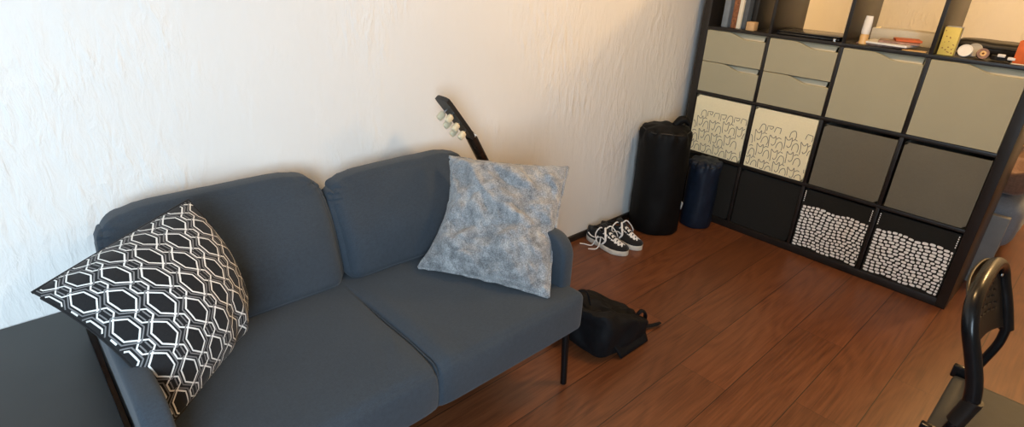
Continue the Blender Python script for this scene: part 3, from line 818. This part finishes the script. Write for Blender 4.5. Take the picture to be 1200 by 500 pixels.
# headstock pitched back
hax = head-nut; HL = np.linalg.norm(hax); hax = hax/HL; hfc = np.cross(sd, hax); hfc = hfc if np.dot(hfc, fc) > 0 else -hfc
hp = lambda a, s, f: nut+hax*a+sd*s+hfc*f
mb = MB(); G = []
for a, w_ in ((0, .021), (.02, .026), (.05, .031), (.12, .034), (.185, .036), (.205, .034), (HL, .020)):
    G.append([hp(a, -w_, -.016), hp(a, w_, -.016), hp(a, w_, 0), hp(a, -w_, 0)])
mb.grid(G, closev=True); k = len(G)*4; mb.f += [(0, 1, 2, 3), (k-4, k-3, k-2, k-1)]; mb.m += [0, 0]
hs = obj('headstock', mb, 'book_black', gt)
obj('nut', MB().add([hp(a, s, f) for a in (-.003, .003) for s in (-.0215, .0215) for f in (-.002, .008)], [(0, 1, 3, 2), (4, 5, 7, 6), (0, 1, 5, 4), (2, 3, 7, 6), (0, 2, 6, 4), (1, 3, 7, 5)]), 'white', gt)
for s in (-1, 1):
    for a in (.055, .10, .145):
        tn = MB()
        tn.tube([hp(a, s*.022, -.016), hp(a, s*.024, -.030)], .0045, 10)
        tn.tube([hp(a, s*.018, -.008), hp(a, s*.018, .004)], .004, 10)
        tk = obj('tuner', tn, 'chrome', gt)
        kb = MB(); Pv, Fv, U = rbox(.0125, .0085, .0160, .0075, 6)
        mm = Matrix((( *hax, 0), (*sd, 0), (*hfc, 0), (0, 0, 0, 1))).transposed()
        Bm = Matrix(((hax[0], sd[0], hfc[0], 0), (hax[1], sd[1], hfc[1], 0), (hax[2], sd[2], hfc[2], 0), (0, 0, 0, 1)))
        kb.add([Bm @ Vector(p) for p in Pv], Fv).xf(Matrix.Translation(Vector(hp(a, s*.024, -.041))))
        obj('button', kb, 'cream_plastic', tk)
st_ = MB()
for k in range(6):
    s = -.017+.0068*k
    st_.tube([hp(.05+.04*(k % 3), s*.8, .003), nut+sd*s+fc*.008, gp_(-neck_l-blen*.70, s*1.5, .0005)], .0006, 5)
obj('strings', st_, 'chrome', gt)

# ------------------------------------------------------------------ rolled bags in the corner
def roll_bag(name, lab, cat, cx, cy, r, h, mat, lean, seed, gather):
    th = thing(name, lab, cat, (cx, cy, 0)); n = 56; mb = MB(); G = []
    prof = [(0.0, .80), (.006, .93), (.025, .99), (.12, 1.0)]+[(f, 1.0) for f in np.linspace(.2, .88, 16)]+[(.93, .985), (.965, .94), (.985, .86), (.995, .72), (1.0, .5), (1.0, .25), (.995, .05)]
    for f, k in prof:
        row = []
        for j in range(n):
            a = 2*PI*j/n
            rr = r*k*(1+.06*nz((math.cos(a)*1.6, math.sin(a)*1.6, f*3.0), 1, seed)+.035*nz((math.cos(a)*3.5, math.sin(a)*3.5, f*1.5), 1, seed+2)+.03*(abs(nz((math.cos(a)*2.5, math.sin(a)*2.5, f*7), 1, seed+5))-.2))
            if f > .85: rr *= 1+gather*.09*math.sin(a*11+seed)*min(1, (f-.85)*8)
            z = h*f+(.012*nz((math.cos(a)*2*k, math.sin(a)*2*k, 5), 1, seed) if f > .9 else 0)
            row.append((cx+rr*math.cos(a)+lean[0]*f, cy+rr*math.sin(a)+lean[1]*f, z))
        G.append(row)
    mb.grid(G, closev=True); mb.f += [tuple(range(n)), tuple((len(prof)-1)*n+j for j in range(n))]; mb.m += [0, 0]
    obj('sack', mb, mat, th); return th
sbg = roll_bag('rolled_bag', 'tall black cylindrical stuff sack standing in the corner by the wall', 'bag', .100, -.335, .138, .605, 'bag_black', (-.002, -.02), 3, 1)
zt = .605
obj('gathered_top', MB().tube([(.112, -.30, .60), (.13, -.275, .628), (.150, -.262, .632), (.172, -.25, .612)], [.018, .024, .020, .012], 10, sm=4), 'bag_black', sbg)
obj('draw_cord', MB().tube([(.10+.125*math.cos(a), -.355+.125*math.sin(a), .588+.004*math.sin(a*5)) for a in np.linspace(0, 2*PI, 40)], .003, 6), 'book_black', sbg)
nb = roll_bag('rolled_bag', 'shorter navy blue stuff sack standing against the shelf, white tag on its side', 'bag', .232, -.100, .088, .40, 'bag_navy', (0, .0), 12, 1.6)
obj('care_tag', MB().box(-.018, .018, -.0015, .0015, -.022, .022, .0005, 1, 0, Matrix.Translation((.170, -.190, .125)) @ Matrix.Rotation(-.5, 4, 'Z') @ Matrix.Rotation(.25, 4, 'Y')), 'white', nb)
obj('draw_cord', MB().tube([(.232+.083*math.cos(a), -.100+.083*math.sin(a), .374) for a in np.linspace(0, 2*PI, 36)], .0028, 6), 'book_black', nb)

# ------------------------------------------------------------------ sneakers
def sneaker(lab, hx, hy, ang, seed, side):
    th = thing('sneaker', lab, 'shoe', (hx, hy, 0), 'pair of sneakers by the wall')
    Lg = .272; mat = Matrix.Translation((hx, hy, 0)) @ Matrix.Rotation(ang, 4, 'Z')
    wx = [0, .05, .15, .3, .45, .6, .75, .88, .96, 1.0]; ww = [.014, .028, .034, .033, .034, .043, .048, .042, .027, .008]
    bend = lambda t_: side*.010*math.sin(PI*min(1, t_*1.1))
    N = 30; T = np.linspace(0, 1, N)
    def ring(scale, z, grow=0.0):
        q = [(t_*Lg, bend(t_)+(np.interp(t_, wx, ww)*scale+grow), z+.010*max(0, t_-.8)*5*(.2)) for t_ in T]
        q += [(t_*Lg, bend(t_)-(np.interp(t_, wx, ww)*scale+grow), z+.010*max(0, t_-.8)) for t_ in T[::-1]]
        return q
    so = MB(); so.grid([ring(.96, 0), ring(1.02, .003), ring(1.03, .024), ring(.98, .027)], closev=True)
    so.f += [tuple(range(2*N)), tuple(6*N+j for j in range(2*N))]; so.m += [0, 0]
    obj('sole', so.xf(mat), 'rubber', th)
    # upper: half-ellipse sections; collar opens over the rear
    up = MB(); G = []; hz = lambda t_: np.interp(t_, [0, .08, .2, .34, .45, .58, .72, .86, .96, 1], [.075, .078, .066, .074, .090, .078, .060, .050, .040, .028])
    for t_ in T:
        w_ = np.interp(t_, wx, ww)*.97; h_ = hz(t_); row = []
        opening = t_ < .44
        for a in np.linspace(0, PI, 15):
            c_, s_ = math.cos(a), math.sin(a)
            y = w_*math.copysign(abs(c_)**.7, c_); z = .022+(h_-.022)*abs(s_)**.75
            if opening and .18*PI < a < .82*PI and t_ > .02: z = min(z, .022+(h_-.022)*.98)
            row.append((t_*Lg, bend(t_)+y, z))
        G.append(row)
    up.grid(G); uo = obj('upper', up.xf(mat), 'canvas_black', th)
    # dark collar opening with a padded rim
    rim = [(.030, 0), (.045, .024), (.085, .027), (.120, .020), (.132, 0), (.120, -.020), (.085, -.027), (.045, -.024)]
    obj('collar', MB().tube([mat @ Vector((x, bend(x/Lg)+y, .078+.012*(x/.13-.4))) for x, y in rim], .0065, 8, sm=4, closed=True), 'canvas_black', th)
    tg = MB(); G = [[mat @ Vector((x, bend(x/Lg)+s*.020, z)) for s in (-1, -.4, .4, 1)] for x, z in ((.19, .072), (.16, .085), (.135, .100), (.110, .118), (.098, .124))]
    tg.grid(G); o_ = obj('tongue', tg, 'canvas_black', th)
    sol = o_.modifiers.new('s', 'SOLIDIFY'); sol.thickness = .006
    tc = MB().grid([[mat @ Vector((x*Lg, bend(x)+np.interp(x, wx, ww)*s*1.0, .030+(hz(x)-.028)*(1-abs(s)**2.4)*.97+.004)) for s in np.linspace(-1, 1, 11)] for x in np.linspace(.86, .995, 8)])
    obj('toe_cap', tc, 'canvas_black', th)
    # white side stripe both sides
    for s in (-1, 1):
        sp_ = [mat @ Vector((x*Lg, bend(x)+s*(np.interp(x, wx, ww)*.97*np.interp(z, [.03, .05, .075], [.99, .93, .74])+.0022), z)) for x, z in ((.10, .050), (.22, .042), (.34, .048), (.46, .062), (.56, .058))]
        obj('side_stripe', MB().tube(sp_, .005, 6, sm=4, flat=.5), 'lace', uo)
    lc = MB(); R = np.random.default_rng(seed)
    for k in range(6):
        x = .128+.020*k; z = float(hz(x/Lg))+.006; w_ = .024-.001*k
        for s in (-1, 1):
            lc.tube([mat @ Vector((x, bend(x/Lg)-s*w_, z-.014)), mat @ Vector((x+.006, bend(x/Lg), z+.002)), mat @ Vector((x+.018, bend(x/Lg)+s*w_, z-.016))], .0055, 6, sm=4, flat=.6)
    # untied ends: loops flopping over the side
    for s in (-1, 1):
        b0 = Vector((.125, bend(.45), .104))
        p = [b0, b0+Vector((.012, s*.022, .012)), b0+Vector((.030, s*.040, -.012)), b0+Vector((.042, s*.050, -.040)), b0+Vector((.030, s*.056, -.062))]
        lc.tube([mat @ q for q in p], .0052, 6, sm=5, flat=.6)
        p = [b0, b0+Vector((-.020, s*.026, .004)), b0+Vector((-.03, s*.046, -.030)), b0+Vector((-.01, s*.052, -.070))]
        lc.tube([mat @ q for q in p], .0052, 6, sm=5, flat=.6)
    if side < 0:
        lc.tube([mat @ Vector(q) for q in ((.10, -.040, .060), (.095, -.055, .030), (.085, -.068, .005), (.050, -.085, .004), (.030, -.10, .004))], .0032, 6, sm=6)
        lc.tube([mat @ Vector(q) for q in ((.12, -.040, .060), (.13, -.060, .025), (.125, -.078, .004), (.100, -.11, .004))], .0032, 6, sm=6)
    obj('laces', lc, 'lace', th)
sneaker('black-and-white laced sneaker nearer the sofa, untied lace on the floor', -.045, -.745, -.03, 1, -1)
sneaker('black-and-white laced sneaker nearer the black stuff sack', -.035, -.646, .02, 2, 1)

# ------------------------------------------------------------------ backpack dropped beside the sofa
bp = thing('backpack', 'limp black backpack lying on the floor beside the sofa leg', 'backpack', (.60, -1.37, 0))
Pv, Fv, U = rbox(.150, .165, .10, .05, 44)
ridge = lambda p, sc, sd_: 1-2*abs(nz(p, sc, sd_))
out = []
for p, u in zip(Pv, U):
    x, y, z = p
    f = (u[1]+1)/2                      # 0 at sofa side, 1 at far side
    hgt = .185*(1-f)**.8+.035*f+.022
    zz_ = (z+.10)/.20*hgt
    k = min(1, zz_/.05)
    q = (x, y, zz_)
    x += k*(.016*nz(q, 9, 2)+.012*ridge(q, 7, 11)-.008); y += k*(.016*nz(q, 9, 6)+.010*ridge(q, 8, 4)-.006)
    zz_ += k*(.030*(ridge((x, y, 0), 6.5, 3)-.45)+.014*(ridge((x, y, 1), 15, 8)-.4))*(1-.5*f)
    sx = 1-.36*f*f
    out.append((.548+x*sx+.05*f, -1.385+y, max(0.001, zz_)))
obj('pack_body', MB().add(out, Fv), 'pack_black', bp)
# pocket flap folded forward
G = []
for a in np.linspace(0, 1, 16):
    row = []
    for b in np.linspace(-1, 1, 20):
        y = -1.395+.135*b*(1-.35*a*a)+.03*a; x = .600+.125*a
        z = (.118-.045*b)*(1-a**1.6)+.010+.022*(1-2*abs(nz((a*3, b*2.2, 1))))*(1-a*a)-.004
        row.append((x, y, max(.004, z)))
    G.append(row)
fl = obj('front_pocket', MB().grid(G), 'pack_black', bp); so = fl.modifiers.new('s', 'SOLIDIFY'); so.thickness = .006
obj('zip_pull', MB().tube([(.690, -1.40, .070), (.702, -1.402, .052)], [.004, .0055], 8), 'chrome', fl)
obj('carry_handle', MB().tube([(.52, -1.525, .175), (.53, -1.515, .235), (.55, -1.490, .238), (.56, -1.47, .175)], .008, 8, sm=6, flat=.5), 'pack_black', bp)
obj('shoulder_strap', MB().tube([(.64, -1.27, .055), (.655, -1.25, .100), (.665, -1.228, .080), (.66, -1.22, .02), (.672, -1.20, .014), (.685, -1.165, .012), (.69, -1.14, .012)], [.010, .012, .012, .012, .011, .010, .008], 8, sm=6, flat=.5), 'pack_black', bp)

# ------------------------------------------------------------------ folding chair
chx = thing('folding_chair', 'black tubular folding chair with a perforated backrest and charcoal seat, at the right edge', 'chair', (1.80, -1.43, 0))
yn, yf = -1.612, -1.252
xz = lambda z: np.interp(z, [.44, .50, .585, .65, .72, .80], [1.668, 1.682, 1.698, 1.676, 1.650, 1.622])
loop = [(xz(.57), yn, .57), (xz(.62), yn, .62), (xz(.68), yn, .68), (xz(.74), yn, .735), (xz(.775), yn+.018, .772), (xz(.79), yn+.06, .792), (xz(.797), yn+.13, .799), (xz(.797), yf-.13, .795), (xz(.785), yf-.06, .782), (xz(.76), yf-.014, .757), (xz(.72), yf, .715), (xz(.66), yf, .66), (xz(.60), yf, .60)]
lowN = [(xz(.57), yn, .57), (xz(.53), yn, .53), (xz(.48), yn, .48), (1.664, yn, .40), (1.656, yn, .16), (1.652, yn, .012)]
lowF = [(xz(.60), yf, .60), (xz(.55), yf, .55), (xz(.48), yf, .48), (1.664, yf, .40), (1.656, yf, .16), (1.652, yf, .012)]
fr_ = obj('back_frame', MB().tube(loop, .0158, 16, sm=5), 'black_metal', chx)
obj('rear_leg', MB().tube(lowN, .0105, 12, sm=5), 'black_metal', chx)
obj('rear_leg', MB().tube(lowF, .0105, 12, sm=5), 'black_metal', chx)
obj('sleeve', MB().tube([(xz(.585), yn, .585), (xz(.515), yn, .515)], .0180, 14), 'chair_plastic', fr_)
# perforated back panel, slots are real holes
pm = MB(); nu, nv = 61, 46; P_ = {}
def panel(u, v):        # u 0..1 across y, v 0..1 up
    y = yn+.004+(yf-yn-.008)*u
    arch = .060*(abs(2*u-1)**5)
    zt_ = .797-.0*u-arch; zb = .605+.022*(1-(2*u-1)**2)
    z = zb+(zt_-zb)*v
    return (xz(z)-.004-.022*(1-(2*u-1)**2), y, z)
V_ = [panel(i/(nu-1), j/(nv-1)) for i in range(nu) for j in range(nv)]; F_ = []
for i in range(nu-1):
    for j in range(nv-1):
        hole = 7 <= i < nu-8 and 10 <= j < nv-9 and (j % 4 == 1) and ((i+(2 if (j//4) % 2 else 0)) % 5 in (0, 1, 2))
        if not hole: F_.append((i*nv+j, (i+1)*nv+j, (i+1)*nv+j+1, i*nv+j+1))
pn = obj('back_panel', pm.add(V_, F_), 'chair_plastic', chx); so = pn.modifiers.new('s', 'SOLIDIFY'); so.thickness = .006; so.offset = 0
obj('screw', MB().lathe([(.001, 0), (.005, .0), (.005, .002), (.003, .004)], 0, 0, 12).xf(Matrix.Translation((xz(.755)+.003, yf-.03, .745)) @ Matrix.Rotation(PI/2, 4, 'Y')), 'chrome', pn)
# seat pad
Pv, Fv, U = rbox(.200, .150, .014, .012, 16, (0, 0, .004))
obj('seat', MB().add(Pv+np.array((1.838, -1.436, .428)), Fv), 'chair_seat', chx)
for y in (-1.572, -1.292): obj('seat_rail', MB().tube([(1.660, y, .406), (1.72, y, .405), (2.02, y, .405)], .0085, 10), 'black_metal', chx)
for y in (yn+.026, yf-.026):
    obj('front_leg', MB().tube([(1.66, y, .40), (1.80, y, .27), (2.02, y, .05), (2.05, y, .012)], .0100, 12, sm=4), 'black_metal', chx)
for (y0, y1) in ((yn, yf),):
    obj('cross_bar', MB().tube([(1.658, y0, .20), (1.658, y1, .20)], .008, 10), 'black_metal', chx)
    obj('cross_bar', MB().tube([(1.985, y0+.026, .086), (1.985, y1-.026, .086)], .008, 10), 'black_metal', chx)
obj('hinge_bracket', MB().box(1.630, 1.668, yf-.030, yf-.012, .425, .462, .004), 'black_metal', chx)
obj('hinge_bracket', MB().box(1.630, 1.668, yn+.012, yn+.030, .425, .462, .004), 'black_metal', chx)
for y in (yn, yf):
    obj('foot_cap', MB().tube([(1.653, y, .03), (1.652, y, 0.0)], .0145, 12), 'chair_plastic', chx)
for y in (yn+.026, yf-.026):
    obj('foot_cap', MB().tube([(2.040, y, .03), (2.055, y, 0.0)], .0135, 12), 'chair_plastic', chx)

# ------------------------------------------------------------------ bed beyond the shelf
bd_ = thing('bed', 'low grey bed with blue-grey bedding, seen past the open end of the shelf', 'bed', (.78, .95, 0))
obj('side_board', MB().box(-.02, 1.536, .412, .450, 0, .366, .003), 'bed_grey', bd_)
obj('side_board', MB().box(-.02, 1.536, 1.42, 1.458, 0, .366, .003), 'bed_grey', bd_)
obj('end_board', MB().box(1.498, 1.52, .450, 1.42, .05, .25, .003), 'bed_grey', bd_)
obj('slat_base', MB().box(.0, 1.49, .452, 1.418, .16, .18, .002), 'pine', bd_)
Pv, Fv, U = rbox(.79, .475, .125, .07, 26)
Q = []
for p, u in zip(Pv, U):
    x, y, z = p; z += .012*nz((x*5, y*5, 0)); x += .020*nz((y*6, z*8, 2))*max(0, u[0])
    Q.append((.785+x, .936+y, .310+z))
obj('mattress', MB().add(Q, Fv), 'bed_blue', bd_)
bl = thing('blanket', 'rumpled brown blanket on the bed behind the shelf', 'blanket', (1.3, .85, .43))
Pv, Fv, U = rbox(.26, .38, .075, .06, 24); Q = []
for p, u in zip(Pv, U):
    x, y, z = p; k = max(0, u[2]+.6)
    z += k*(.035*nz((x*8, y*8, 0), 1, 3)+.018*nz((x*18, y*18, 0), 1, 5)); x += .02*nz((y*9, z*9, 1))
    Q.append((1.30+x, .86+y, .522+z))
obj('blanket_folds', MB().add(Q, Fv), 'blanket', bl)
bb = thing('shoulder_bag', 'black shoulder bag sitting on the brown blanket', 'bag', (1.33, .80, .6))
Pv, Fv, U = rbox(.13, .10, .10, .05, 16); Q = [(1.33+p[0]*(1-.1*u[2]), .82+p[1], .735+p[2]+.012*nz(tuple(p*9))) for p, u in zip(Pv, U)]
obj('bag_body', MB().add(Q, Fv), 'pack_black', bb)
obj('bag_strap', MB().tube([(1.23, .80, .78), (1.27, .79, .88), (1.39, .79, .88), (1.43, .80, .78)], .010, 8, sm=6, flat=.4), 'pack_black', bb)

# ------------------------------------------------------------------ clean up helper tags, colour management
for o in bpy.data.objects:
    if '_o' in o.keys(): del o['_o']
sc = bpy.context.scene
sc.view_settings.view_transform = 'Standard'
try: sc.view_settings.look = 'None'
except Exception: pass
sc.view_settings.exposure = 0.0; sc.view_settings.gamma = 1.0; sc.view_settings.use_curve_mapping = False
